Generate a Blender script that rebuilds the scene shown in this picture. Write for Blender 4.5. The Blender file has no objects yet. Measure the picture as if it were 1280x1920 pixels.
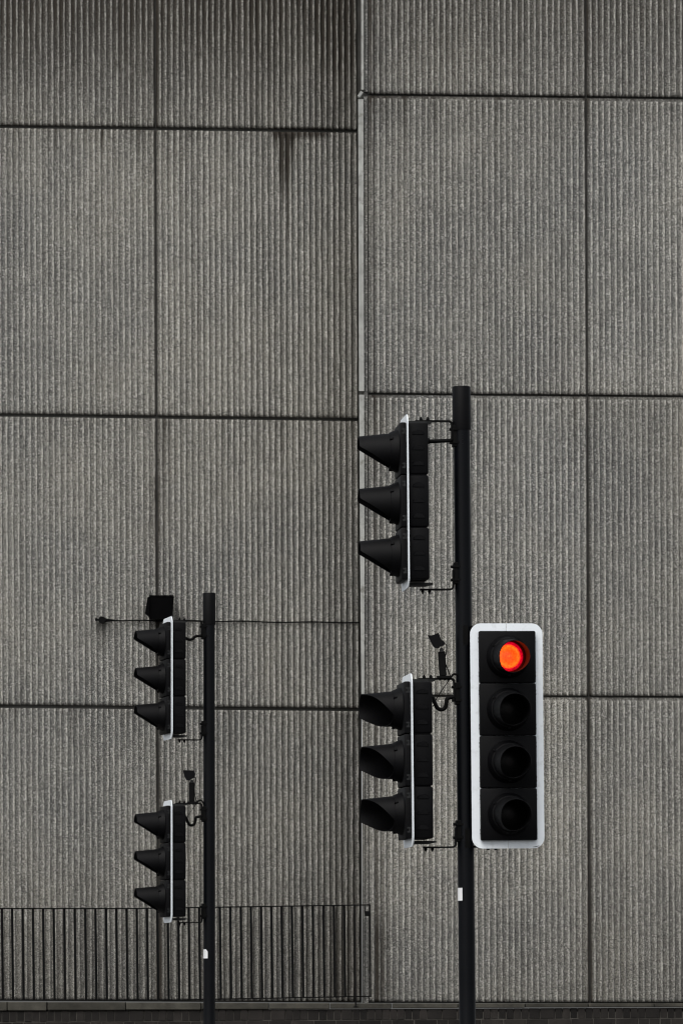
import bpy, bmesh, math, random
import numpy as np
from mathutils import Vector, Matrix

rnd = random.Random(7)
rng = np.random.default_rng(11)
S = bpy.context.scene
COL = S.collection
R = math.radians

# ------------------------------------------------------------------ camera, sky, sun, exposure
EYE = 1.6
K = 1.01667e-4            # metres per photo pixel at one metre (long lens)
HOR = 1880.0              # photo row of the horizon
cam_d = bpy.data.cameras.new('camera')
cam = bpy.data.objects.new('camera', cam_d)
COL.objects.link(cam)
cam.location = (0, 0, EYE)
cam.rotation_euler = (R(90), 0, 0)
cam_d.sensor_width = 36
cam_d.lens = 36 / (1920 * K)
cam_d.shift_y = (HOR - 960) / 1920
cam_d.clip_start = 0.5
cam_d.clip_end = 2000
S.camera = cam

W = bpy.data.worlds.new('World')
S.world = W
W.use_nodes = True
wn, wl = W.node_tree.nodes, W.node_tree.links
wn.clear()
sky = wn.new('ShaderNodeTexSky')
sky.sky_type = 'NISHITA'
sky.sun_disc = False
SUN_EL, SUN_AZ = R(52), R(205)      # azimuth clockwise from +Y: behind the camera, to its left
sky.sun_elevation = SUN_EL
sky.sun_rotation = SUN_AZ
sky.dust_density = 3.0
hs = wn.new('ShaderNodeHueSaturation')
hs.inputs['Saturation'].default_value = 0.22
bg = wn.new('ShaderNodeBackground')
bg.inputs['Strength'].default_value = 0.15
wo = wn.new('ShaderNodeOutputWorld')
wl.new(sky.outputs[0], hs.inputs['Color'])
wl.new(hs.outputs[0], bg.inputs['Color'])
wl.new(bg.outputs[0], wo.inputs['Surface'])

sd = bpy.data.lights.new('sun', 'SUN')
sd.energy = 1.5
sd.angle = R(50)
sd.color = (1.0, 0.96, 0.90)
sun = bpy.data.objects.new('sun', sd)
COL.objects.link(sun)
to_sun = Vector((math.sin(SUN_AZ) * math.cos(SUN_EL), math.cos(SUN_AZ) * math.cos(SUN_EL), math.sin(SUN_EL)))
sun.rotation_euler = to_sun.to_track_quat('Z', 'Y').to_euler()

S.view_settings.view_transform = 'Standard'
S.view_settings.look = 'None'
S.view_settings.gamma = 1.0
S.view_settings.use_curve_mapping = False
S.view_settings.exposure = 0.1
S.cycles.filter_width = 1.15

# ------------------------------------------------------------------ helpers
def at(px, py, Y):
    return Vector(((px - 640) * K * Y, Y, EYE + (HOR - py) * K * Y))

def tag(o, label=None, cat=None, group=None, kind=None):
    if label: o['label'] = label
    if cat: o['category'] = cat
    if group: o['group'] = group
    if kind: o['kind'] = kind
    return o

def empty(name, loc, rot=(0, 0, 0)):
    o = bpy.data.objects.new(name, None)
    COL.objects.link(o)
    o.location = loc
    o.rotation_euler = rot
    o.empty_display_size = 0.2
    return o

def link(name, me, mat, parent=None, loc=(0, 0, 0), rot=(0, 0, 0)):
    o = bpy.data.objects.new(name, me)
    COL.objects.link(o)
    if mat is not None and len(me.materials) == 0:
        me.materials.append(mat)
    o.parent = parent
    o.location = loc
    o.rotation_euler = rot
    return o

class MB:
    """collects shapes into one mesh"""
    def __init__(self):
        self.bm = bmesh.new()
    def box(self, c, s, rot=None, bevel=0.0, seg=2):
        ret = bmesh.ops.create_cube(self.bm, size=1.0)
        vs = ret['verts']
        M = Matrix.Translation(c) @ (rot.to_4x4() if rot is not None else Matrix.Identity(4)) @ Matrix.Diagonal((s[0], s[1], s[2], 1))
        bmesh.ops.transform(self.bm, matrix=M, verts=vs)
        if bevel > 0:
            es = list({e for v in vs for e in v.link_edges})
            bmesh.ops.bevel(self.bm, geom=es, offset=bevel, segments=seg, affect='EDGES', profile=0.5)
        return self
    def rings(self, rings, cap0=True, cap1=True, closed=True):
        bm = self.bm
        rv = [[bm.verts.new(p) for p in r] for r in rings]
        n = len(rv[0])
        for a, b in zip(rv[:-1], rv[1:]):
            for i in range(n if closed else n - 1):
                j = (i + 1) % n
                try: bm.faces.new((a[i], a[j], b[j], b[i]))
                except ValueError: pass
        if cap0: bm.faces.new(rv[0][::-1])
        if cap1: bm.faces.new(rv[-1])
        return self
    def tube(self, pts, r, seg=10, cap=True):
        pts = [Vector(p) for p in pts]
        rings = []
        up = None
        for i, p in enumerate(pts):
            d = (pts[min(i + 1, len(pts) - 1)] - pts[max(i - 1, 0)]).normalized()
            if up is None:
                up = Vector((0, 0, 1)) if abs(d.z) < 0.9 else Vector((1, 0, 0))
            a = d.cross(up).normalized()
            b = a.cross(d).normalized()
            up = b
            rr = r[i] if isinstance(r, (list, tuple)) else r
            rings.append([p + a * math.cos(t) * rr + b * math.sin(t) * rr for t in [2 * math.pi * k / seg for k in range(seg)]])
        return self.rings(rings, cap, cap)
    def cyl(self, p0, p1, r, seg=16):
        return self.tube([p0, p1], r, seg)
    def build(self, name, mat, parent=None, loc=(0, 0, 0), rot=(0, 0, 0), smooth=None):
        bmesh.ops.recalc_face_normals(self.bm, faces=self.bm.faces)
        me = bpy.data.meshes.new(name)
        self.bm.to_mesh(me)
        self.bm.free()
        if smooth is not None:
            me.polygons.foreach_set('use_smooth', [True] * len(me.polygons))
            me.set_sharp_from_angle(angle=R(smooth))
        return link(name, me, mat, parent, loc, rot)

def spline(pts, n=8):
    """Catmull-Rom through points"""
    P = [Vector(p) for p in pts]
    P = [P[0] * 2 - P[1]] + P + [P[-1] * 2 - P[-2]]
    out = []
    for i in range(1, len(P) - 2):
        p0, p1, p2, p3 = P[i - 1:i + 3]
        for k in range(n):
            t = k / n
            out.append(0.5 * ((2 * p1) + (p2 - p0) * t + (2 * p0 - 5 * p1 + 4 * p2 - p3) * t * t + (3 * p1 - p0 - 3 * p2 + p3) * t ** 3))
    out.append(P[-2])
    return out

# ------------------------------------------------------------------ materials
def new_mat(name):
    m = bpy.data.materials.new(name)
    m.use_nodes = True
    nt = m.node_tree
    nt.nodes.clear()
    out = nt.nodes.new('ShaderNodeOutputMaterial')
    b = nt.nodes.new('ShaderNodeBsdfPrincipled')
    nt.links.new(b.outputs[0], out.inputs['Surface'])
    return m, nt, b

def N(nt, kind, **kw):
    n = nt.nodes.new(kind)
    for k, v in kw.items():
        setattr(n, k, v)
    return n

def ramp(nt, src, stops):
    r = nt.nodes.new('ShaderNodeValToRGB')
    el = r.color_ramp.elements
    while len(el) < len(stops): el.new(0.5)
    for e, (p, c) in zip(el, stops):
        e.position = p
        e.color = (c, c, c, 1) if not isinstance(c, tuple) else (*c, 1)
    nt.links.new(src, r.inputs[0])
    return r.outputs[0]

def mixc(nt, a, b, fac, mode='MIX'):
    m = nt.nodes.new('ShaderNodeMix')
    m.data_type = 'RGBA'
    m.blend_type = mode
    m.clamp_factor = True
    def put(sock, v):
        if isinstance(v, bpy.types.NodeSocket): nt.links.new(v, sock)
        elif isinstance(v, tuple): sock.default_value = (*v, 1)
        else: sock.default_value = v
    put(m.inputs[0], fac)
    put(m.inputs[6], a)
    put(m.inputs[7], b)
    return m.outputs[2]

def noise(nt, vec, scale, detail=2.0, rough=0.5, stretch=None):
    n = nt.nodes.new('ShaderNodeTexNoise')
    n.inputs['Scale'].default_value = scale
    n.inputs['Detail'].default_value = detail
    n.inputs['Roughness'].default_value = rough
    if stretch is not None:
        mp = nt.nodes.new('ShaderNodeMapping')
        mp.inputs['Scale'].default_value = stretch
        nt.links.new(vec, mp.inputs[0])
        vec = mp.outputs[0]
    nt.links.new(vec, n.inputs['Vector'])
    return n.outputs['Fac']

def bump(nt, b, h, strength, dist):
    bp = nt.nodes.new('ShaderNodeBump')
    bp.inputs['Strength'].default_value = strength
    bp.inputs['Distance'].default_value = dist
    nt.links.new(h, bp.inputs['Height'])
    nt.links.new(bp.outputs[0], b.inputs['Normal'])

def mat_concrete():
    m, nt, b = new_mat('ribbed_concrete')
    pos = N(nt, 'ShaderNodeNewGeometry').outputs['Position']
    ar = N(nt, 'ShaderNodeAttribute', attribute_name='ridge')
    ad = N(nt, 'ShaderNodeAttribute', attribute_name='dirt_shade')  # stains, plus the shade painted beside the re-entrant corner
    big = noise(nt, pos, 0.55, 4, 0.6)
    base = mixc(nt, (0.140, 0.141, 0.136), (0.206, 0.199, 0.177), ramp(nt, big, [(0.38, 0.0), (0.62, 1.0)]))
    mid = noise(nt, pos, 2.2, 5, 0.65, (1.0, 1.0, 0.55))
    base = mixc(nt, base, (0.105, 0.105, 0.102), ramp(nt, mid, [(0.46, 0.0), (0.72, 0.75)]))
    # broken aggregate along the hammered crests
    base = mixc(nt, base, (0.42, 0.412, 0.375), mixc(nt, (0, 0, 0), ar.outputs['Color'], ramp(nt, noise(nt, pos, 26, 2, 0.6), [(0.3, 0.6), (0.7, 1.0)])))
    sp = noise(nt, pos, 72, 4, 0.85)
    base = mixc(nt, base, ramp(nt, sp, [(0.38, 0.06), (0.5, 0.92), (0.62, 2.1)]), 0.68, 'MULTIPLY')
    vor = N(nt, 'ShaderNodeTexVoronoi')
    vor.inputs['Scale'].default_value = 78
    nt.links.new(pos, vor.inputs['Vector'])
    sep = N(nt, 'ShaderNodeSeparateColor')
    nt.links.new(vor.outputs['Color'], sep.inputs[0])
    base = mixc(nt, base, (0.48, 0.47, 0.45), ramp(nt, sep.outputs[0], [(0.86, 0.0), (0.95, 0.55)]))
    base = mixc(nt, base, (0.06, 0.06, 0.058), ramp(nt, sep.outputs[1], [(0.84, 0.0), (0.95, 0.6)]))
    oi = N(nt, 'ShaderNodeObjectInfo')
    base = mixc(nt, base, ramp(nt, oi.outputs['Random'], [(0.0, 0.90), (1.0, 1.10)]), 1.0, 'MULTIPLY')
    base = mixc(nt, base, (0.026, 0.021, 0.016), ad.outputs['Fac'])
    nt.links.new(base, b.inputs['Base Color'])
    b.inputs['Roughness'].default_value = 0.92
    b.inputs['Specular IOR Level'].default_value = 0.2
    bump(nt, b, noise(nt, pos, 80, 4, 0.7), 0.9, 0.008)
    return m

def mat_simple(name, col, rough=0.6, spec=0.5, var=0.0, vscale=8.0, bmp=0.0, bscale=60.0, objrand=0.0, dark=None, metallic=0.0):
    m, nt, b = new_mat(name)
    pos = N(nt, 'ShaderNodeNewGeometry').outputs['Position']
    c = None
    if var > 0:
        f = ramp(nt, noise(nt, pos, vscale, 4, 0.6), [(0.3, 1 - var), (0.7, 1 + var)])
        c = mixc(nt, col, f, 1.0, 'MULTIPLY')
    if dark is not None:
        f = ramp(nt, noise(nt, pos, vscale * 2.3, 5, 0.65), [(0.55, 0.0), (0.72, 1.0)])
        c = mixc(nt, c if c is not None else col, dark, f)
    if objrand > 0:
        oi = N(nt, 'ShaderNodeObjectInfo')
        c = mixc(nt, c if c is not None else col, ramp(nt, oi.outputs['Random'], [(0.0, 1 - objrand), (1.0, 1 + objrand)]), 1.0, 'MULTIPLY')
    if c is None: b.inputs['Base Color'].default_value = (*col, 1)
    else: nt.links.new(c, b.inputs['Base Color'])
    b.inputs['Roughness'].default_value = rough
    b.inputs['Specular IOR Level'].default_value = spec
    b.inputs['Metallic'].default_value = metallic
    if bmp > 0:
        bump(nt, b, noise(nt, pos, bscale, 4, 0.65), bmp, 0.006)
    return m

M_CONC = mat_concrete()
M_SMOOTH = mat_simple('smooth_concrete', (0.31, 0.315, 0.30), 0.85, 0.2, 0.25, 5.0, 0.4, 40, 0.0, (0.16, 0.155, 0.14))
M_MARGIN = mat_simple('recess_concrete', (0.07, 0.07, 0.068), 0.95, 0.1, 0.3, 8.0)
M_CORE = mat_simple('core_concrete', (0.095, 0.093, 0.087), 0.95, 0.1, 0.3, 3.0)
M_POLE = mat_simple('black_pole_paint', (0.0018, 0.0023, 0.0035), 0.42, 0.13, 0.25, 3.0, 0.05, 30)
M_PLAST = mat_simple('black_plastic', (0.0019, 0.0019, 0.0024), 0.55, 0.11, 0.2, 14.0, 0.04, 150)
M_INNER = mat_simple('visor_plastic', (0.0021, 0.0021, 0.0026), 0.6, 0.13, 0.25, 20.0, 0.03, 150)
M_IRON = mat_simple('black_iron', (0.002, 0.002, 0.002), 0.65, 0.10, 0.3, 20.0)
M_PLATE = mat_simple('bracket_metal', (0.016, 0.0165, 0.0165), 0.6, 0.25, 0.3, 14.0)
M_WHITE = mat_simple('white_board', (0.83, 0.88, 0.92), 0.45, 0.4, 0.03, 9.0, 0.0, 1, 0.0, (0.70, 0.74, 0.77))
M_STICK = mat_simple('white_sticker', (0.78, 0.79, 0.80), 0.5, 0.3, 0.05, 20)
M_COPE = mat_simple('coping_concrete', (0.043, 0.041, 0.034), 0.9, 0.2, 0.35, 6.0, 0.5, 60, 0.25, (0.06, 0.055, 0.045))
M_BRICK = mat_simple('dark_brick', (0.013, 0.0112, 0.010), 0.85, 0.25, 0.35, 9.0, 0.5, 80, 0.55)
M_MORT = mat_simple('mortar', (0.055, 0.052, 0.046), 0.95, 0.1, 0.4, 6.0, 0.4, 60, 0.0, (0.03, 0.028, 0.025))
M_ROAD = mat_simple('asphalt', (0.05, 0.05, 0.05), 0.9, 0.3, 0.25, 2.0, 0.4, 60)
M_PAVE = mat_simple('paving', (0.22, 0.21, 0.20), 0.9, 0.3, 0.25, 1.5, 0.3, 40)
M_KERB = mat_simple('kerb_stone', (0.27, 0.265, 0.26), 0.85, 0.3, 0.2, 3.0, 0.3, 50)
M_LINE = mat_simple('road_paint', (0.70, 0.70, 0.68), 0.7, 0.3, 0.15, 5.0)

def mat_lens(name, c_in, c_out, lit):
    m, nt, b = new_mat(name)
    tc = N(nt, 'ShaderNodeTexCoord').outputs['Object']
    sx = N(nt, 'ShaderNodeSeparateXYZ')
    nt.links.new(tc, sx.inputs[0])
    cx = N(nt, 'ShaderNodeCombineXYZ')
    nt.links.new(sx.outputs['X'], cx.inputs['X'])
    nt.links.new(sx.outputs['Z'], cx.inputs['Y'])
    ln = N(nt, 'ShaderNodeVectorMath', operation='LENGTH')
    nt.links.new(cx.outputs[0], ln.inputs[0])
    mul = N(nt, 'ShaderNodeMath', operation='MULTIPLY')
    nt.links.new(ln.outputs['Value'], mul.inputs[0])
    mul.inputs[1].default_value = 10.0
    vor = N(nt, 'ShaderNodeTexVoronoi')
    vor.inputs['Scale'].default_value = 130
    nt.links.new(tc, vor.inputs['Vector'])
    b.inputs['Roughness'].default_value = 0.22
    b.inputs['Specular IOR Level'].default_value = 0.3 if lit else 0.08
    if lit:
        col = ramp(nt, mul.outputs[0], [(0.0, (0.9, 0.075, 0.006)), (0.10, (0.75, 0.038, 0.004)), (0.36, (0.85, 0.046, 0.003)), (0.58, (0.95, 0.085, 0.006)), (0.655, (0.9, 0.05, 0.005)), (0.69, (0.32, 0.001, 0.008)), (0.82, (0.24, 0.0, 0.006)), (0.86, (0.01, 0.0, 0.0))])
        facet = ramp(nt, noise(nt, tc, 85, 3, 0.7), [(0.35, 0.60), (0.65, 1.35)])
        col = mixc(nt, col, facet, 1.0, 'MULTIPLY')
        b.inputs['Base Color'].default_value = (0.25, 0.01, 0.005, 1)
        nt.links.new(col, b.inputs['Emission Color'])
        b.inputs['Emission Strength'].default_value = 2.2
    else:
        col = ramp(nt, mul.outputs[0], [(0.0, c_in), (0.18, c_in), (0.3, c_out), (0.85, c_out)])
        nt.links.new(col, b.inputs['Base Color'])
        bump(nt, b, vor.outputs['Distance'], 0.3, 0.002)
    return m
M_RED = mat_lens('lit_red_lens', None, None, True)
M_OFF = mat_lens('unlit_lens', (0.010, 0.008, 0.008), (0.003, 0.003, 0.003), False)

# ------------------------------------------------------------------ ground
def sheet(name, x0, x1, y0, y1, z, mat):
    me = bpy.data.meshes.new(name)
    me.from_pydata([(x0, y0, z), (x1, y0, z), (x1, y1, z), (x0, y1, z)], [], [(0, 1, 2, 3)])
    return tag(link(name, me, mat), kind='structure')

sheet('road', -400, 400, -400, 600, 0.0, M_ROAD)
b = MB(); b.box((0, 44.9, 0.06), (90, 5.6, 0.12)); tag(b.build('pavement', M_PAVE), kind='structure')
b = MB()
for i in range(-48, 48):
    b.box((i * 0.92 + 0.46, 42.02, 0.062), (0.905, 0.15, 0.125), bevel=0.012, seg=1)
tag(b.build('kerb', M_KERB), kind='structure')
b = MB(); b.box((0.75, 30.0, 0.06), (4.4, 1.8, 0.12), bevel=0.02); tag(b.build('traffic_island', M_PAVE), kind='structure')
for xs in (-7, -3, 5, 9):
    me = bpy.data.meshes.new('lane_marking')
    me.from_pydata([(xs - 1, 36.0, .004), (xs + 1, 36.0, .004), (xs + 1, 36.12, .004), (xs - 1, 36.12, .004)], [], [(0, 1, 2, 3)])
    tag(link('lane_marking', me, M_LINE), kind='structure')

# ------------------------------------------------------------------ ribbed concrete building
def left_Y(px):  return 50.0 + 0.055 * (px - 293) * K * 50.0
def right_Y(px): return 47.98 + 0.018 * (px - 680) * K * 48.0
LEAN = 0.0037
LJ = [(-846, -836), (-305, -295), (236.5, 246.0), (777.5, 786.5), (1323.5, 1330.0), (1876.5, 1880.0)]     # at px 0 and px 672
RJ = [(-958, -948), (-390, -382), (178.0, 185.0), (739.0, 744.0), (1305.0, 1307.5), (1880.5, 1881.5)]     # at px 680 and px 1280
def LAMP(px): return 0.021 + 0.013 * np.clip((px - 330) / 330.0, 0, 1)
def RLEAN(px): return 0.0010 + 0.0033 * (px - 680) / 417.0
def ljy(r, px): a, c = LJ[r]; return a + (c - a) * px / 672.0
def rjy(r, px): a, c = RJ[r]; return a + (c - a) * (px - 680) / 600.0

building = empty('concrete_building', (0, 50, 0))
tag(building, 'grey ribbed concrete building with stained panels and a stepped corner behind both signal poles', 'building')
BL = Vector(building.location)

# one rib: position across (0..1), depth (0..1), how hammered (0..1)
PROF_L = [(0.00, 0.00, 0), (0.14, 0.05, 0), (0.26, 0.55, 0.05), (0.46, 0.74, 0.15), (0.60, 0.95, 0.9), (0.72, 1.0, 1.0), (0.84, 0.92, 0.9), (0.93, 0.12, 0)]
PROF_R = [(0.00, 0.15, 0), (0.16, 0.28, 0), (0.34, 0.45, 0.1), (0.50, 0.60, 0.2), (0.62, 0.95, 0.95), (0.72, 1.0, 1.0), (0.82, 0.92, 0.95), (0.93, 0.22, 0)]

def sstep(a, b_, x):
    t = np.clip((x - a) / (b_ - a), 0, 1)
    return t * t * (3 - 2 * t)

DRIPS_L = [(rnd.uniform(-80, 665), rnd.choice([1, 2, 3]) , rnd.uniform(1.5, 5), rnd.uniform(35, 190), rnd.uniform(.15, .42)) for _ in range(42)]
DRIPS_R = [(rnd.uniform(690, 1500), rnd.choice([1, 2, 3, 4]), rnd.uniform(1.5, 6), rnd.uniform(35, 190), rnd.uniform(.12, .38)) for _ in range(46)]
def drips(px, py, ridge, J, jx0, jw, lst):
    d = np.zeros_like(px)
    for cx, r, w, L, a in lst:
        jy = J[r + 1][0] + (J[r + 1][1] - J[r + 1][0]) * (cx - jx0) / jw
        d += a * np.exp(-((px - cx) / w) ** 2) * sstep(jy + L, jy + 0.15 * L, py) * (py > jy) * (1 - 0.4 * ridge)
    return d
def dirt_shade_left(px, py, ridge, t, ribn):
    d = np.zeros_like(px)
    val = 1 - 0.85 * ridge
    d += sstep(360, -20, py) * (0.24 + 0.60 * val)                               # darker towards the top, most in the rib valleys
    d += drips(px, py, ridge, LJ, 0, 672.0, DRIPS_L)
    # brown drip below the joint
    for cx, w, y1 in ((518, 4.5, 310), (526, 3.4, 400), (537, 6.0, 385), (546, 4.5, 352), (540, 1.7, 505), (531, 1.4, 440), (553, 3, 292), (512, 2, 285)):
        d += 0.93 * np.exp(-((px - cx) / w) ** 2) * sstep(y1, y1 - 95, py) * (py > 243) * (1 - 0.35 * ridge)
    d += 0.8 * sstep(505, 520, px) * sstep(625, 600, px) * sstep(264, 253, py) * (py > 240) * (1 - 0.45 * ridge)
    for r in (2, 3, 4):
        jy = LJ[r][0] + (LJ[r][1] - LJ[r][0]) * px / 672.0
        d += 0.35 * np.exp(-np.abs(py - jy) / 7.0) * val
    jx = 291 + LEAN * py
    d += 0.50 * np.exp(-((px - jx) / 5.0) ** 2) + 0.25 * np.exp(-((px - jx) / 10) ** 2) * sstep(880, 900, py) * sstep(1080, 980, py)
    d += 0.5 * np.exp(-((px - 192) / 9) ** 2) * sstep(1163, 1170, py) * sstep(1240, 1175, py)
    d += 0.4 * np.exp(-((px - 297) / 14) ** 2) * sstep(1140, 1165, py) * sstep(1330, 1180, py)
    d += sstep(560, 672, px) * 0.34 * (0.4 + 0.6 * val)                  # shade of the projecting block, put into the colour beside the corner
    d += 0.30 * np.exp(-((px - jx - 2) / 8) ** 2) * sstep(1330, 1500, py)
    d += sstep(1500, 1880, py) * 0.24 + sstep(1690, 1760, py) * 0.10  # darker towards the foot, a step more behind the railing
    d += ribn * (0.10 + 0.22 * val)
    return np.clip(d, 0, 0.95)

def dirt_tone_right(px, py, ridge, t, ribn):
    d = np.zeros_like(px)
    val = 1 - 0.85 * ridge
    d += sstep(360, -40, py) * (0.14 + 0.45 * val)  # darker towards the top, most in the valleys
    d += drips(px, py, ridge, RJ, 680, 600.0, DRIPS_R)
    cx = 692 + 0.006 * py
    d += 0.50 * np.exp(-((px - cx - 4) / 5.0) ** 2) * (0.6 + 0.4 * val)
    d += 0.22 * np.exp(-((px - cx - 14) / 14.0) ** 2) * val * sstep(700, 800, py)
    d += 0.18 * np.exp(-((px - 712) / 20.0) ** 2) * sstep(1660, 1760, py)
    for r in (2, 3, 4):
        jy = RJ[r][0] + (RJ[r][1] - RJ[r][0]) * (px - 680) / 600.0
        d += 0.30 * np.exp(-np.abs(py - jy) / 7.0) * val
        d += 0.30 * sstep(790, 705, px) * np.exp(-np.maximum(py - jy, 0) / 60.0) * (py > jy) * val
    jx = 1097 + 0.0043 * py
    d += 0.38 * np.exp(-((px - jx) / 6.5) ** 2) * sstep(800, 1300, py)
    d += 0.45 * np.exp(-((px - jx) / 4.5) ** 2)
    d += sstep(1500, 1880, py) * 0.22  # darker towards the foot of the wall
    d += ribn * (0.08 + 0.20 * val)
    return np.clip(d, 0, 0.95)

def panel(x0, x1, jy, r, Yf, lean, ref, prof, pitch_px, dfun, gap_top, fine, amp, margin):
    """one ribbed panel between joints r and r+1, columns x0..x1 (photo columns at row 0)"""
    nr = max(2, int(round((x1 - x0) / pitch_px)))
    rows = fine
    P = np.array(prof)
    s = np.concatenate([(i + P[:, 0]) / nr for i in range(nr)] + [[1.0]])
    dep = np.concatenate([P[:, 1]] * nr + [[P[0, 1]]])
    rid = np.concatenate([P[:, 2]] * nr + [[0.0]])
    ribi = np.concatenate([np.full(len(P), i) for i in range(nr)] + [[nr - 1]]).astype(int)
    n = len(s)
    t = np.linspace(0, 1, rows)
    if margin: t = np.concatenate([[0.0, margin, margin + 0.002], t[1:][t[1:] > margin + 0.004]])
    rows = len(t)
    g = 1.5
    px0 = x0 + g + s * (x1 - x0 - 2 * g)
    PX = np.zeros((rows, n)); PY = np.zeros((rows, n))
    for i, tt in enumerate(t):
        ya = np.array([jy(r, x) for x in px0]) + gap_top
        yb = np.array([jy(r + 1, x) for x in px0]) - 2.6
        PY[i] = ya + (yb - ya) * tt
        PX[i] = px0 + (lean(px0) if callable(lean) else lean) * PY[i]
    Y = np.vectorize(Yf)(PX)
    D = np.repeat(dep[None], rows, 0).copy()
    RD = np.repeat(rid[None], rows, 0).copy()
    if margin:
        D[:2] = 0.02; RD[:2] = 0.0
    PX0 = PX.copy()
    lat = np.zeros((rows, n))
    if fine:
        # fractured crests: along-the-rib random walk, smoothed, plus chips
        def rw(scale, k):
            a = rng.normal(0, 1, (rows, n))
            for _ in range(k): a[1:-1] = (a[:-2] + 2 * a[1:-1] + a[2:]) / 4
            return a * scale
        D = D + (rw(0.10, 1) + rw(0.18, 4)) * (0.25 + 0.75 * RD)
        lat = (rw(0.35, 1) + rw(0.5, 3)) * (0.2 + 0.8 * RD)
        RD = np.clip(RD * (1 + rw(0.35, 1)), 0, 1)
        PX = PX + lat * 1.3
        PX[:, 0] = PX0[:, 0]; PX[:, -1] = PX0[:, -1]
        chips = rng.random((rows, n)) < 0.02
        D = np.where(chips & (RD > 0.5), D - 0.3, D)
    a_rib = rng.random(nr) ** 1.5
    ribn = np.repeat(a_rib[ribi][None], rows, 0) * 0.55
    w = rng.normal(0, 1, (rows, n))
    for _ in range(6): w[1:-1] = (w[:-2] + 2 * w[1:-1] + w[2:]) / 4
    ribn = np.clip(ribn + w * 0.35, 0, 1)
    dirt_shade = dfun(PX, PY, RD, t[:, None], ribn)
    X = (PX - 640) * K * Y
    Z = EYE + (HOR - PY) * K * Y
    Yd = Y - D * (amp(PX) if callable(amp) else amp)
    V = np.stack([X, Yd, Z], -1)
    # rim verts at the back on all four sides
    back = 0.085
    def rimv(vv, yy):
        o = vv.copy(); o[..., 1] = yy + back; return o
    top = rimv(V[0], Y[0]); bot = rimv(V[-1], Y[-1]); lef = rimv(V[:, 0], Y[:, 0]); rig = rimv(V[:, -1], Y[:, -1])
    verts = np.concatenate([V.reshape(-1, 3), top, bot, lef, rig])
    idx = np.arange(rows * n).reshape(rows, n)
    base = rows * n
    it = base + np.arange(n); ib = it + n; il = base + 2 * n + np.arange(rows); ir = il + rows
    F = [np.stack([idx[:-1, :-1], idx[1:, :-1], idx[1:, 1:], idx[:-1, 1:]], -1).reshape(-1, 4),
         np.stack([it[:-1], idx[0, :-1], idx[0, 1:], it[1:]], -1),
         np.stack([idx[-1, :-1], ib[:-1], ib[1:], idx[-1, 1:]], -1),
         np.stack([il[:-1], il[1:], idx[1:, 0], idx[:-1, 0]], -1),
         np.stack([idx[:-1, -1], idx[1:, -1], ir[1:], ir[:-1]], -1)]
    F = np.concatenate(F)
    c = V.reshape(-1, 3).mean(0)
    verts = verts - c
    me = bpy.data.meshes.new('wall_panel')
    me.vertices.add(len(verts)); me.vertices.foreach_set('co', verts.astype(np.float32).ravel())
    me.loops.add(F.size); me.loops.foreach_set('vertex_index', F.astype(np.int32).ravel())
    me.polygons.add(len(F)); me.polygons.foreach_set('loop_start', np.arange(0, F.size, 4, dtype=np.int32))
    me.update(calc_edges=True)
    rim = np.zeros(2 * n + 2 * rows)
    for nm, arr, fill in (('ridge', RD, 0.0), ('dirt_shade', dirt_shade, 0.5)):
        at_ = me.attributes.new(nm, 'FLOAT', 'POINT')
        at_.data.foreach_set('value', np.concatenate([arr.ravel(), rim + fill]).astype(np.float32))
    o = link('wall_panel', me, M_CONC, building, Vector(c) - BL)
    return o

for ci, (xa, xb) in enumerate([(-845, -466), (-466, -87), (-87, 291), (291, 670.0)]):
    for r in range(5):
        panel(xa, xb, ljy, r, left_Y, LEAN, 0, PROF_L if ci == 3 else PROF_R, 11.15, dirt_shade_left, 3.9, 96 if ci >= 2 and r >= 1 else 56, LAMP, 0)
for ci, (xa, xb) in enumerate([(688, 1097), (1097, 1516), (1516, 1936)]):
    for r in range(5):
        panel(xa, xb, rjy, r, right_Y, RLEAN, 0, PROF_R, 11.45, dirt_tone_right, 1.2, 96 if ci <= 1 and r >= 1 else 56, 0.026, 0.009)

# dark structural core behind the joints
def slab(name, p, depth, mat, parent, off):
    """vertical slab: front corners p (tl, tr, br, bl), pushed back by depth"""
    f = [Vector(v) - off for v in p]
    k_ = [v + Vector((0, depth, 0)) for v in f]
    me = bpy.data.meshes.new(name)
    me.from_pydata([tuple(v) for v in f + k_], [], [(0, 3, 2, 1), (4, 5, 6, 7), (0, 1, 5, 4), (1, 2, 6, 5), (2, 3, 7, 6), (3, 0, 4, 7)])
    return link(name, me, mat, parent)
def cornerpt(px, py, Yf, extra): return at(px, py, Yf(px) + extra)
for (xa, xb, Yf, jy) in ((-850, 674, left_Y, ljy), (678, 1940, right_Y, rjy)):
    pts = []
    for px, r in ((xa, 0), (xb, 0), (xb, 5), (xa, 5)):
        p = cornerpt(px + 3.5, jy(r, px), Yf, 0.075)
        p.y = Yf(px) + 0.034
        pts.append(p)
    slab('wall_core', pts, 3.0, M_CORE, building, BL)

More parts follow.
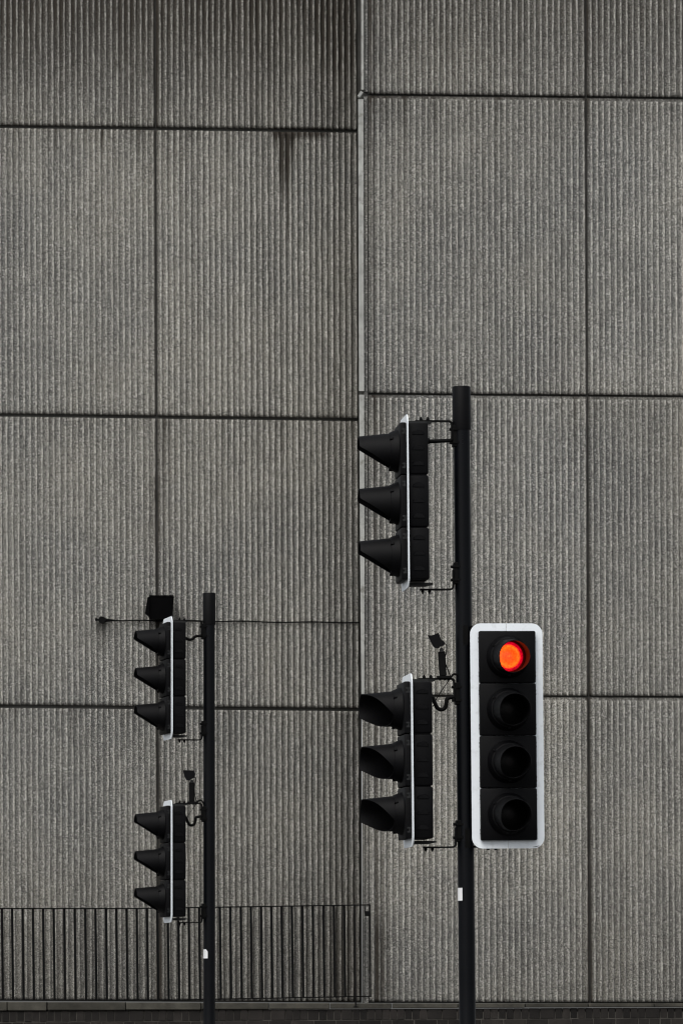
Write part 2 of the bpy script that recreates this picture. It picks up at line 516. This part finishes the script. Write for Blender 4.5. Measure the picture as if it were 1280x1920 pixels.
# smooth cast edge down the corner, and the return wall behind it
def strip(name, rows, Y0, Y1, mat):
    """corner piece from (px_left, px_right, py) rows: right edge on the front face, left edge on the return"""
    V = []; F = []
    for (pl, pr, py) in rows:
        fr = at(pr, py, Y0); fl = at(pl, py, Y0 + 0.02)
        bk = Vector((fl.x + 0.012, Y1, fl.z)); br = Vector((fr.x, Y1, fr.z))
        V += [tuple(v - BL) for v in (fr, fl, bk, br)]
    n = len(rows)
    for i in range(n - 1):
        a = 4 * i; c = a + 4
        for j in range(4):
            k2 = (j + 1) % 4
            F.append((a + j, a + k2, c + k2, c + j))
    F.append((3, 2, 1, 0)); e = 4 * (n - 1); F.append((e, e + 1, e + 2, e + 3))
    me = bpy.data.meshes.new(name); me.from_pydata(V, [], F)
    return link(name, me, mat, building)
strip('corner_edge', [(677.4, 681.8, -948), (677.4, 681.8, -386)], 47.955, 50.3, M_SMOOTH)
strip('corner_edge', [(676.8, 681.4, -379), (676.8, 681.8, 168)], 47.955, 50.3, M_SMOOTH)
strip('corner_edge', [(671.2, 681.0, 186), (671.8, 681.6, 480), (672.8, 682.4, 733)], 47.945, 50.3, M_SMOOTH)
strip('corner_edge', [(673.0, 682.4, 740), (675.0, 683.0, 1060), (677.2, 682.8, 1301)], 47.950, 50.3, M_SMOOTH)
strip('corner_edge', [(677.4, 682.4, 1309), (680.0, 682.8, 1410), (680.7, 682.6, 1881)], 47.955, 50.3, M_CONC)
strip('corner_edge', [(682.2, 689.0, -948), (682.2, 689.0, 172)], 47.966, 48.1, M_CONC)
strip('corner_edge', [(681.2, 688.2, 181), (681.8, 688.9, 733), (683.0, 690.2, 1881)], 47.962, 48.1, M_CONC)
# little broken cap on top of the lower corner edge
b = MB()
b.box(at(675.2, 178, 47.98) - BL, (0.030, 0.07, 0.060), Matrix.Rotation(R(34), 3, 'Y'), 0.006)
b.build('mortar_patch', M_SMOOTH, building)

# ------------------------------------------------------------------ brick plinth with concrete coping
plinth = empty('brick_plinth', (0, 47.8, 0))
tag(plinth, 'low dark brick wall with pale concrete coping along the foot of the concrete building', 'wall')
PLo = Vector(plinth.location)
YP = 47.62
def cop_top(px): return 1878.5 + 2.8 * min(1, max(0, px / 680.0))
def cop_bot(px): return 1896.0 - 7.0 * min(1.0, max(0.0, px / 1150.0))
joints = [-800, -680, -560, -440, -320, -200, -90, 14, 88, 236, 377, 504, 618, 734, 858, 984, 1102, 1226, 1350, 1470, 1590, 1710, 1830, 1940]
for i, (a, c) in enumerate(zip(joints[:-1], joints[1:])):
    g = 1.7 if a in (88, 734) else 0.7
    m_ = (a + c) / 2
    zt = at(m_, cop_top(m_), YP).z; zb = at(m_, cop_bot(m_) - 0.8, YP).z
    xa = at(a + g, 0, YP).x; xb = at(c - 0.5, 0, YP).x
    b = MB(); b.box((0, 0, 0), (xb - xa, 0.30, zt - zb), bevel=0.006, seg=1)
    b.build('coping_stone', M_COPE, plinth, Vector(((xa + xb) / 2, YP + 0.15 + rnd.uniform(-.004, .004), (zt + zb) / 2)) - PLo, (0, R(rnd.uniform(-.08, .08)), R(rnd.uniform(-.1, .1))))
bm_ = MB(); bm_.box((0, 0, 0), (1, 1, 1), bevel=0.03, seg=1)
proto = bm_.build('brick', M_BRICK, plinth)
brick_me = proto.data
bpy.data.objects.remove(proto)
x = -800.0
widths = [14, 14, 14.3, 13.6, 14, 21, 14, 14.5, 13.5, 28, 14]
while x < 1930:
    w = rnd.choice(widths)
    m_ = x + w / 2
    yt = cop_bot(m_) + 0.6; yb = yt + 19.2
    c = at(m_, (yt + yb) / 2, YP + 0.02)
    o = link('brick', brick_me, M_BRICK, plinth, c + Vector((0, 0.05 + rnd.uniform(-.004, .004), 0)) - PLo, (0, R(rnd.uniform(-.6, .6)), 0))
    o.scale = ((w - 1.3) * K * YP, 0.10, (yb - yt) * K * YP)
    x += w
x = -800.0 + 9
while x < 1930:
    w = rnd.choice([42, 42, 20.5])
    m_ = x + w / 2
    yt = cop_bot(m_) + 21.4; yb = yt + 13
    c = at(m_, (yt + yb) / 2, YP + 0.02)
    o = link('brick', brick_me, M_BRICK, plinth, c + Vector((0, 0.05 + rnd.uniform(-.003, .003), 0)) - PLo)
    o.scale = ((w - 1.6) * K * YP, 0.10, (yb - yt) * K * YP)
    x += w
z = 1.338
b = MB(); k_ = 0
while z > 0.15:
    xx = -7.0 + (0.1 if k_ % 2 else 0)
    while xx < 6.2:
        b.box((xx + 0.1, YP + 0.068 - PLo.y, z), (0.205, 0.10, 0.063))
        xx += 0.215
    z -= 0.075; k_ += 1
tag(b.build('brickwork', M_BRICK, plinth), kind='stuff')
b = MB()
b.box((-0.4, YP + 0.135 - PLo.y, 0.76), (13.2, 0.22, 1.515))
b.build('mortar_bed', M_MORT, plinth)
b = MB()
b.box((-0.4, YP + 1.62 - PLo.y, 0.78), (13.2, 2.6, 1.52))
b.build('ledge', M_CORE, plinth)

# ------------------------------------------------------------------ iron railing on the coping
railing = empty('iron_railing', at(692, 1876, 47.76))
tag(railing, 'low black iron railing of thin upright bars along the foot of the wall', 'railing')
RO = Vector(railing.location)
YR = 47.76
def rt(px): return 1703.5 + 0.0 * px if px < 250 else 1703.5 - 6.8 * (px - 250) / 442.0
def rb(px): return 1875.0 if px < 330 else 1875.0 - 7.0 * (px - 330) / 364.0
def flatbar(name, p0, p1, h, d):
    b = MB()
    a, c = Vector(p0) - RO, Vector(p1) - RO
    L = (c - a).length
    rot = Matrix.Rotation(-math.atan2(c.z - a.z, c.x - a.x), 3, 'Y')
    b.box((a + c) / 2, (L, d, h), rot)
    return b.build(name, M_IRON, railing)
flatbar('top_rail', at(-800, 1703.5, YR), at(250, 1703.5, YR), 0.011, 0.04)
flatbar('top_rail', at(250, 1703.5, YR), at(693, rt(692), YR), 0.011, 0.04)
flatbar('bottom_rail', at(-800, 1875, YR), at(330, 1875, YR), 0.011, 0.04)
flatbar('bottom_rail', at(330, 1875, YR), at(695, rb(694), YR), 0.011, 0.04)
bar_me = None
x = 645.0
i = 0
while x > -800:
    p0 = at(x, rt(x) + 1, YR); p1 = at(x + 1.9, rb(x) - 1, YR)
    if bar_me is None:
        b = MB(); b.box((0, 0, 0), (0.0215, 0.018, 1.0)); o = b.build('bar', M_IRON, railing); bar_me = o.data
    else:
        o = link('bar', bar_me, M_IRON, railing)
    o.location = (p0 + p1) / 2 - RO + Vector((0, rnd.uniform(-.002, .002), 0))
    o.scale = (1, 1, (p0.z - p1.z))
    o.rotation_euler = (0, -math.atan2(p1.x - p0.x, p0.z - p1.z), 0)
    x -= 19.45 + rnd.uniform(-.4, .4)
b = MB(); b.box((at(693, 1697, YR) + at(694.5, 1868, YR)) / 2 - RO, (0.012, 0.03, 0.845), Matrix.Rotation(R(-0.5), 3, 'Y')); b.build('end_post', M_IRON, railing)
b = MB(); b.cyl(at(664.5, 1697, YR - .025) - RO, at(666.5, 1889, YR - .18) - RO + Vector((0, .0, 0)), 0.0065, 8)
b.box(at(666.5, 1888, YR - .18) - RO, (0.045, 0.012, 0.010)); b.build('drop_bolt', M_IRON, railing)
b = MB(); b.box(at(688.5, 1713, YR) - RO, (0.045, 0.04, 0.045), bevel=0.008); b.tube([at(684, 1712, YR) - RO, at(684, 1699, YR) - RO], 0.004, 6); b.build('lock', M_IRON, railing)

# ------------------------------------------------------------------ cable and lamp on the wall
YC = left_Y(400) - 0.045
cable = empty('wall_cable', at(192, 1163, left_Y(192) - 0.05))
tag(cable, 'thin black cable with a round end fitting strung across the ribbed wall', 'cable')
CO = Vector(cable.location)
def on_left(px, py, off): return at(px, py, left_Y(px) - off)
pts = [(205, 1163.2), (235, 1163.8), (262, 1163.0), (300, 1164.5), (345, 1164.0), (400, 1165.5), (455, 1164.5), (520, 1167.0), (585, 1166.0), (640, 1167.5), (674, 1167.0)]
b = MB(); b.tube(spline([on_left(p[0], p[1], 0.040) - CO for p in pts], 4), 0.0065, 7); b.build('cable_run', M_IRON, cable)
b = MB()
c = on_left(192, 1163, 0.03) - CO
b.cyl(c, c + Vector((0, -0.05, 0)), 0.034, 20)
b.tube([c + Vector((0.02, -.02, 0)), c + Vector((0.085, -.015, -0.002)), c + Vector((0.12, -.012, -.002))], [0.020, 0.012, 0.008], 10)
b.tube([c + Vector((-0.02, -.02, 0.0)), c + Vector((-0.05, -.02, 0.004))], [0.010, 0.010], 10)
c2 = c + Vector((-0.055, -.02, 0.005)); b.box(c2, (0.022, .03, 0.028), bevel=0.005)
b.build('end_fitting', M_IRON, cable)
for px in (262, 345, 455, 520, 585, 640):
    b = MB(); b.box(on_left(px, 1165, 0.035) - CO, (0.010, 0.035, 0.018)); b.build('cable_clip', M_IRON, cable)

lamp = empty('wall_floodlight', on_left(300, 1140, 0.0))
tag(lamp, 'black wall box lamp tilted downwards just above the upper of the far signal heads', 'floodlight')
LO = Vector(lamp.location)
# housing: front view is a trapezium 52 px wide, tilted to look down
def wl_pt(px, py, off): return on_left(px, py, off) - LO
f_ = [wl_pt(280, 1119.5, .30), wl_pt(326.5, 1119, .30), wl_pt(323.5, 1158, .21), wl_pt(280, 1161, .21)]
k2 = [wl_pt(282, 1122, .05), wl_pt(322, 1122, .05), wl_pt(319, 1161, .04), wl_pt(283, 1163, .04)]
b = MB(); b.rings([f_, k2]); b.build('housing', M_PLAST, lamp)
f_ = [wl_pt(277, 1120, .33), wl_pt(280.2, 1118.5, .33), wl_pt(280.2, 1158, .24), wl_pt(272, 1150, .24)]
k2 = [wl_pt(279, 1122, .08), wl_pt(281, 1122, .08), wl_pt(281, 1158, .07), wl_pt(275, 1150, .07)]
b = MB(); b.rings([f_, k2]); b.build('side_flap', M_PLAST, lamp)
b = MB()
for px in (284, 297, 310, 322):
    b.box(wl_pt(px, 1117.8, .27), (0.030, .05, 0.018), bevel=0.005)
b.box(wl_pt(303, 1118.8, .19), (0.235, .24, 0.010))
b.build('hood', M_PLAST, lamp)
b = MB(); b.box(wl_pt(300, 1150, .02), (0.10, .06, 0.14), bevel=.006); b.build('wall_bracket', M_IRON, lamp)

# ------------------------------------------------------------------ traffic lights
PIT = 0.299
def rounded_poly(hw, hh, r, seg=6):
    out = []
    for cx, cz, a0 in ((hw - r, hh - r, 0), (-hw + r, hh - r, 90), (-hw + r, -hh + r, 180), (hw - r, -hh + r, 270)):
        for k in range(seg + 1):
            a = R(a0 + 90 * k / seg)
            out.append((cx + r * math.cos(a), cz + r * math.sin(a)))
    return out

def half_board(n, side):
    """half of the white backing board (front at y=0), split down the middle"""
    hw, hh, r = 0.209, n * PIT / 2 + 0.044, 0.062
    g = 0.0012
    pts = [(x, z) for x, z in rounded_poly(hw, hh, r, 7) if x * side > 0]
    pts.sort(key=lambda p: -math.atan2(p[1], p[0] * side))
    pts = [(g * side, hh)] + pts + [(g * side, -hh)]
    b = MB()
    fr = [b.bm.verts.new((x, 0.0, z)) for x, z in pts]
    bk = [b.bm.verts.new((x, 0.006, z)) for x, z in pts]
    b.bm.faces.new(fr); b.bm.faces.new(bk[::-1])
    m_ = len(pts)
    for i in range(m_):
        j = (i + 1) % m_
        b.bm.faces.new((fr[i], bk[i], bk[j], fr[j]))
    return b

def housing(n):
    b = MB()
    for i in range(n):
        zc = ((n - 1) / 2 - i) * PIT
        b.box((0, 0.066, zc), (0.322, 0.116, PIT - 0.006), bevel=0.010, seg=2)
        for sx in (-1, 1):
            for k in range(3):
                zz = zc + (1 - k) * 0.088 + 0.004
                # moulded finger scallop: half-disc standing proud, open underneath
                seg = 10
                r0 = [Vector((sx * 0.1605, 0.066 + 0.036 * math.cos(math.pi * q / seg), zz - 0.012 + 0.026 * math.sin(math.pi * q / seg))) for q in range(seg + 1)]
                r1 = [Vector((sx * 0.1660, 0.066 + 0.032 * math.cos(math.pi * q / seg), zz - 0.012 + 0.022 * math.sin(math.pi * q / seg))) for q in range(seg + 1)]
                b.rings([r0, r1])
    b.box((0, 0.064, 0), (0.300, 0.100, n * PIT - 0.02))
    return b

def door():
    b = MB()
    b.box((0, -0.019, 0), (0.326, 0.036, PIT - 0.003), bevel=0.008, seg=2)
    seg = 40
    def ring(r, y): return [Vector((r * math.cos(2 * math.pi * q / seg), y, r * math.sin(2 * math.pi * q / seg))) for q in range(seg)]
    b.rings([ring(0.124, -0.034), ring(0.121, -0.047), ring(0.105, -0.084), ring(0.097, -0.086), ring(0.094, -0.060), ring(0.094, -0.040)], False, False)
    for a in (35, 145, 270):
        b.box((0.108 * math.cos(R(a)), -0.078, 0.108 * math.sin(R(a))), (0.014, 0.020, 0.014), Matrix.Rotation(-R(a), 3, 'Y'), 0.002, 1)
    return b

M_HINGE = mat_simple('worn_hinge', (0.011, 0.0115, 0.012), 0.5, 0.25, 0.3, 20)
def hinge():
    b = MB()
    b.box((0, 0, 0.011), (0.008, 0.020, 0.010), bevel=0.001, seg=1)
    b.box((0, 0, -0.011), (0.008, 0.020, 0.010), bevel=0.001, seg=1)
    b.box((0, 0.004, 0), (0.006, 0.008, 0.030))
    return b

def visor(kind):
    """open hood: tube cut on a slant; kind 'plain' is cut evenly below, 'side' is cut away on the near side"""
    seg = 56
    r0, r1, L = {'long': (0.098, 0.0905, 0.200)}.get(kind, (0.102, 0.0905, 0.200))
    droop = math.tan(R(3.2 if kind == 'long' else 2.0))
    def length(th):
        z = math.cos(th)
        if kind == 'plain':
            f = min(1.0, max(0.06, (z + 0.97) / 1.27))
        elif kind == 'long':
            f = 1.0 if z > -0.1 else 1.0 - 0.45 * ((-0.1 - z) / 0.9) ** 1.6
        else:
            d = math.degrees(th)                      # 0 top, + near side, - far side
            if d >= 0:
                if d < 8: f = 1.0
                elif d < 112: f = 1.0 - 0.92 * ((d - 8) / 104) ** 0.9
                else: f = 0.08 + 0.22 * ((d - 112) / 68) ** 2
            else:
                if d > -118: f = 1.0
                else: f = 1.0 - 0.70 * ((-d - 118) / 62) ** 0.75
        return L * f
    b = MB()
    NL = 7
    ths = [-math.pi + 2 * math.pi * q / seg for q in range(seg)]
    def ringp(k, t):
        out = []
        for th in ths:
            d = length(th) * k / NL
            rr = r0 + (r1 - r0) * d / L - t
            out.append(Vector((rr * math.sin(th), -0.080 - d, rr * math.cos(th) - d * droop)))
        return out
    rs = [ringp(k, 0.0) for k in range(NL + 1)] + [ringp(NL - k, 0.0035) for k in range(NL + 1)]
    b.rings(rs, False, False)
    return b

def lens():
    b = MB()
    seg = 32
    rings = []
    for k in range(7):
        a = k / 6
        r = 0.0955 * (1 - a) + 0.0005 * a
        rings.append([Vector((r * math.cos(2 * math.pi * q / seg), -0.012 * (1 - (1 - a) ** 2), r * math.sin(2 * math.pi * q / seg))) for q in range(seg)])
    b.rings(rings)
    return b

def bracket(top, reach=0.268):
    b = MB()
    s_ = 1 if top else -1
    zp = 0.456 if top else -0.466
    # plate tapering backwards from the housing
    b.rings([[Vector((-0.06, 0.005, zp - .007)), Vector((0.06, 0.005, zp - .007)), Vector((0.06, 0.005, zp + .010)), Vector((-0.06, 0.005, zp + .010))],
             [Vector((-0.05, 0.118, zp - .007)), Vector((0.05, 0.118, zp - .007)), Vector((0.05, 0.118, zp + .010)), Vector((-0.05, 0.118, zp + .010))],
             [Vector((-0.03, 0.158, zp + .001)), Vector((0.03, 0.158, zp + .001)), Vector((0.03, 0.158, zp + .009)), Vector((-0.03, 0.158, zp + .009))]])
    return b

def bracket_arm(top, reach):
    b = MB()
    if top:
        za, pts = 0.470, [(0, .065, .470), (0, reach - .045, .470), (0, reach - .022, .466), (0, reach - .014, .450), (0, reach - .013, .36)]
        zc = 0.385
    else:
        za, pts = -0.492, [(0, .085, -.492), (0, reach - .045, -.492), (0, reach - .020, -.486), (0, reach - .014, -.470), (0, reach - .013, -.38)]
        zc = -0.400
    P = spline(pts, 5)
    rings = []
    for i, p in enumerate(P):
        d = (P[min(i + 1, len(P) - 1)] - P[max(i - 1, 0)]).normalized()
        nrm = Vector((0, -d.z, d.y))
        rings.append([p + nrm * h + Vector((w, 0, 0)) for w, h in ((-.02, -.0045), (.02, -.0045), (.02, .0045), (-.02, .0045))])
    b.rings(rings)
    for yy in (0.100, 0.139):
        s_ = 1 if top else -1
        b.cyl((0, yy, za), (0, yy, za + s_ * 0.016), 0.0095, 8)
        b.cyl((0, yy, za + s_ * 0.012), (0, yy, za + s_ * 0.024), 0.0055, 8)
    b.box((0, reach + 0.004, zc), (0.070, 0.030, 0.125), bevel=0.004, seg=1)
    for dz in (-0.038, 0.038):
        b.cyl((0, reach - 0.004, zc + dz), (0, reach - 0.028, zc + dz), 0.008, 8)
        b.box((0, reach + 0.010, zc + dz), (0.086, 0.04, 0.012))
    return b

def feed(kind, reach):
    b = MB()
    if kind == 'straight':
        pts = [(0, .122, .358), (0, .16, .355), (0, .22, .358), (0, reach + .02, .362)]
    elif kind == 'dip':
        pts = [(0, .122, .345), (0, .14, .335), (0, .175, .318), (0, .205, .322), (0, .235, .345), (0, reach + .02, .352)]
    else:
        pts = [(0, .122, .368), (0, .146, .362), (0, .160, .335), (0, .175, .305), (0, .198, .294), (0, .220, .305), (0, .228, .335), (0, .238, .360), (0, reach + .02, .372)]
    P = spline(pts, 6)
    b.tube(P, 0.0115, 10)
    b.cyl(P[0], P[0] + Vector((0, 0.026, -0.002)), 0.017, 10)
    return b

# prototypes (meshes are shared by all heads)
P_DOOR = P_VIS = P_VIS2 = P_LENS = None
BOARD_ME = {}
HOUSE_ME = {}

def reuse(cache, key, make, mat, name, smooth):
    if key not in cache:
        o = make().build(name, mat, None, smooth=smooth)
        cache[key] = o.data
        bpy.data.objects.remove(o)
    return cache[key]
CACHE = {}

def signal_head(root, n, loc, phi, vis, reach, feedkind, lit=None, label=None, brackets=True, hood=1.0):
    h = link('signal_head', reuse(CACHE, ('house', n), lambda: housing(n), M_PLAST, 'signal_head', 35), M_PLAST, root, loc, (0, 0, phi))
    if label: h['label'] = label
    for sd_ in (-1, 1):
        link('backing_board', reuse(CACHE, ('board', n, sd_), lambda: half_board(n, sd_), M_WHITE, 'backing_board', None), M_WHITE, h)
    for i in range(n):
        zc = ((n - 1) / 2 - i) * PIT
        link('door', reuse(CACHE, 'door', door, M_PLAST, 'door', 40), M_PLAST, h, (0, 0, zc))
        for sx in (-1, 1):
            for sz in (-1, 1):
                link('hinge', reuse(CACHE, 'hinge', hinge, M_HINGE, 'hinge', None), M_HINGE, h, (sx * 0.1605, -0.017, zc + sz * 0.098))
        v = link('visor', reuse(CACHE, ('visor', vis), lambda: visor(vis), M_INNER, 'visor', 50), M_INNER, h, (0, 0, zc), (0, R(rnd.uniform(-1.5, 1.5)), 0))
        v.scale = (1, hood, 1)
        if i == lit:
            me = lens().build('lens', M_RED, None, smooth=60)
            me.name = 'lens'; me.parent = h; me.location = (0, -0.060, zc)
            me['label'] = 'lit red lens'
        else:
            link('lens', reuse(CACHE, 'lens', lens, M_OFF, 'lens', 60), M_OFF, h, (0, -0.060, zc))
    if brackets:
        for tp in (True, False):
            link('mounting_plate', reuse(CACHE, ('plate', tp), lambda: bracket(tp), M_PLATE, 'mounting_plate', None), M_PLATE, h)
            link('bracket_arm', reuse(CACHE, ('arm', tp, reach), lambda: bracket_arm(tp, reach), M_IRON, 'bracket_arm', 30), M_IRON, h)
        link('feed_cable', reuse(CACHE, ('feed', feedkind, reach), lambda: feed(feedkind, reach), M_IRON, 'feed_cable', 60), M_IRON, h)
    return h

def make_pole(D, top_px, bot_px, cap_bottom, label):
    """top_px/bot_px: (px, py) on the pole axis"""
    t_ = at(top_px[0], top_px[1], D); b_ = at(bot_px[0], bot_px[1], D)
    sl = (b_.x - t_.x) / (t_.z - b_.z)                     # lean: x grows downwards
    base = Vector((b_.x + sl * (b_.z - 0.12), D, 0.12))
    lean = -math.atan(sl)
    root = empty('traffic_light', base, (0, lean, 0))
    tag(root, label, 'traffic light', 'traffic lights in front of the ribbed wall')
    inv = Matrix.Rotation(-lean, 3, 'Y')
    H = (t_ - base).length
    def loc(px, py, dy=0.0):
        return inv @ (at(px, py, D) + Vector((0, dy, 0)) - base)
    cap_z = loc(top_px[0], cap_bottom).z
    r = 0.0472
    b = MB(); seg = 40
    def ring(rr, z): return [Vector((rr * math.cos(2 * math.pi * q / seg), rr * math.sin(2 * math.pi * q / seg), z)) for q in range(seg)]
    b.rings([ring(0.083, 0.0), ring(0.083, 0.75), ring(r, 0.84), ring(r, 1.6), ring(r, cap_z + 0.01)])
    b.build('pole', M_POLE, root, smooth=40)
    b = MB()
    b.rings([ring(r + .0045, cap_z), ring(r + .005, cap_z + .004), ring(r + .005, H - .006), ring(r + .002, H), ring(r - .010, H + .001), ring(r - .014, H - .012)], True, True)
    b.build('pole_cap', M_PLAST, root, smooth=40)
    # small rivets in the pole under the cap
    b = MB()
    for dz in (0.03, 0.055, 0.08):
        b.cyl((0.004, -r + .002, cap_z - dz), (0.004, -r - .003, cap_z - dz), 0.006 if dz == 0.055 else 0.0035, 10)
        b.cyl((0.002 + r * .99, -.004, cap_z - dz), (0.005 + r, -.004, cap_z - dz), 0.004, 8)
    b.build('rivet', M_POLE, root)
    def sticker(z0, z1, a0, a1, notch):
        V = []; F = []; m_ = 8
        for q in range(m_ + 1):
            a = R(a0 + (a1 - a0) * q / m_)
            zt = z1 - (notch if q >= m_ - 1 else 0) * (1 if q == m_ else .5)
            for z_ in (z0, zt):
                for rr in (r + .0004, r + .0018):
                    V.append((-rr * math.cos(a), -rr * math.sin(a), z_))
        for q in range(m_):
            a = 4 * q; c_ = a + 4
            F += [(a + 1, c_ + 1, c_ + 3, a + 3), (a, a + 2, c_ + 2, c_), (a + 2, a + 3, c_ + 3, c_ + 2), (a, c_, c_ + 1, a + 1)]
        F += [(0, 1, 3, 2), (4 * m_, 4 * m_ + 2, 4 * m_ + 3, 4 * m_ + 1)]
        me = bpy.data.meshes.new('sticker'); me.from_pydata(V, [], F)
        return link('sticker', me, M_STICK, root)
    return root, loc, sticker

# ---- the near pole (three heads)
near, NL_, near_sticker = make_pole(30.0, (864.2, 725), (875.6, 1900), 806, 'large near black signal pole with three heads, one showing a lit red lamp')
def side_head(root, locf, cx_pole, py, a, reach, **kw):
    """head bolted left of the pole, facing left and turned a degrees to the camera"""
    a = R(a)
    p = locf(cx_pole, py)
    d = reach + 0.0472
    loc = Vector((p.x - math.cos(a) * d, -math.sin(a) * d, p.z))
    return signal_head(root, 3, loc, -(math.pi / 2 - a), reach=reach, **kw)
side_head(near, NL_, 867.5, 944, 5.2, 0.290, vis='plain', feedkind='straight', hood=0.93, label='upper of the two heads facing left')
side_head(near, NL_, 872.0, 1427, 7.0, 0.287, vis='side', feedkind='loop', hood=0.94, label='lower of the two heads facing left, with deep hoods cut away at the side')
hf = signal_head(near, 4, NL_(949.6, 1381, -0.075), R(8.0), 'long', 0.0, None, lit=0, label='four lamp head facing the viewer with a white border and a lit red lamp', brackets=False)
hh = 2 * PIT + 0.044
for s_ in (1, -1):
    b = MB()
    zz = s_ * (hh - 0.002)
    b.box((-0.10, 0.07, zz - s_ * .012), (0.16, 0.10, 0.010))
    b.box((-0.215, 0.095, zz - s_ * .012), (0.10, 0.045, 0.012))
    b.box((-0.225, 0.085, zz - s_ * .06), (0.03, 0.05, 0.11))
    for xx in (-0.106, -0.063):
        b.cyl((xx, 0.06, zz - s_ * .01), (xx, 0.06, zz + s_ * .010), 0.008, 10)
    b.build('bracket_arm', M_IRON, hf)

b = MB()
b.box((0.166, -0.0006, -0.631), (0.026, 0.001, 0.0035), Matrix.Rotation(R(-14), 3, 'Y'))
b.box((0.150, -0.0006, -0.634), (0.012, 0.001, 0.003), Matrix.Rotation(R(-4), 3, 'Y'))
b.build('scuff_mark', M_HINGE, hf)
near_sticker(NL_(861, 1689).z, NL_(861, 1665).z, 8, 62, 0.0)
# detector above the lower head
def detector(root, locf, sc, arm, headc, headrot, shape, plane_dy):
    (x0, y0), (x1, y1) = arm
    p0 = locf(x0, y0, plane_dy); p1 = locf(x1, y1, plane_dy)
    b = MB()
    d = (p1 - p0)
    rot = Matrix.Rotation(math.atan2(d.x, d.z), 3, 'Y')
    b.box((p0 + p1) / 2, (0.042, 0.030, d.length), rot, 0.004, 1)
    b.box(p0 + Vector((0.006, 0, -.006)), (0.085, 0.05, 0.012))
    for dx in (-0.018, 0.010, 0.030):
        b.cyl(p0 + Vector((dx, 0, -.005)), p0 + Vector((dx, 0, -.026)), 0.006, 8)
    arm_o = b.build('detector', M_IRON, root)
    c = locf(*headc, plane_dy)
    b = MB()
    fr = [c + Vector((u * sc, -.035, v * sc)) for u, v in shape]
    bk = [c + Vector((u * sc * .94, .035, v * sc * .94)) for u, v in shape]
    b.rings([fr, bk])
    s_o = b.build('sensor', M_PLAST, arm_o)
    b = MB()
    b.cyl(p1 + Vector((0, -.02, .008)), p1 + Vector((0, .02, .008)), 0.012, 12)
    b.build('pivot', M_PLATE, arm_o)
    b = MB()
    a_ = c + Vector((0.042, -.01, -.012))
    b.tube(spline([a_, a_ + Vector((.016, 0, -.012)), p1 + Vector((.027, 0, -.008)), p1 + Vector((.018, 0, -.05)), p0 + Vector((.03, 0, .03)), p0 + Vector((.045, 0, -.01))], 5), 0.0032, 6)
    q = p0 + Vector((.045, -.01, -.01))
    b.tube(spline([q, q + Vector((-.03, 0, -.04)), q + Vector((-.075, 0, -.105)), q + Vector((-.105, 0, -.165))], 5), 0.0028, 6)
    b.tube(spline([q, q + Vector((.012, 0, .018)), q + Vector((.035, 0, .016)), q + Vector((.052, 0.01, -.01)), q + Vector((.058, 0.02, -.05))], 5), 0.0062, 8)
    b.build('wire', M_IRON, arm_o)
    return arm_o
px3 = 0.00305
shape1 = [(-16, 11), (-8, 10.5), (5, 15.5), (8, 6), (10, 2), (16, -2), (15, -8), (8, -10), (5, -13.5), (-2, -13), (-7, -8)]
detector(near, NL_, px3, ((830, 1268), (827, 1222)), (817, 1203), 0, shape1, -0.02)
# ---- the far pole (two heads)
far, FL_, far_sticker = make_pole(42.4, (392.2, 1112), (392.6, 1900), 1172, 'smaller far black signal pole at left with two unlit heads facing left')
side_head(far, FL_, 392.0, 1273.5, 12.2, 0.294, vis='plain', feedkind='dip', hood=0.93, label='upper head of the far pole')
side_head(far, FL_, 392.2, 1616, 11.5, 0.294, vis='plain', feedkind='loop', hood=0.93, label='lower head of the far pole')
far_sticker(FL_(384, 1797).z, FL_(384, 1780).z, 2, 76, 0.018)
shape2 = [(-15, 13), (-10, 13.5), (14, 12.5), (18, 4), (16, -6), (8, -10), (2, -14), (-6, -13), (-11, -2)]
detector(far, FL_, px3, ((359.8, 1503), (360, 1467)), (354, 1454), 0, shape2, -0.02)
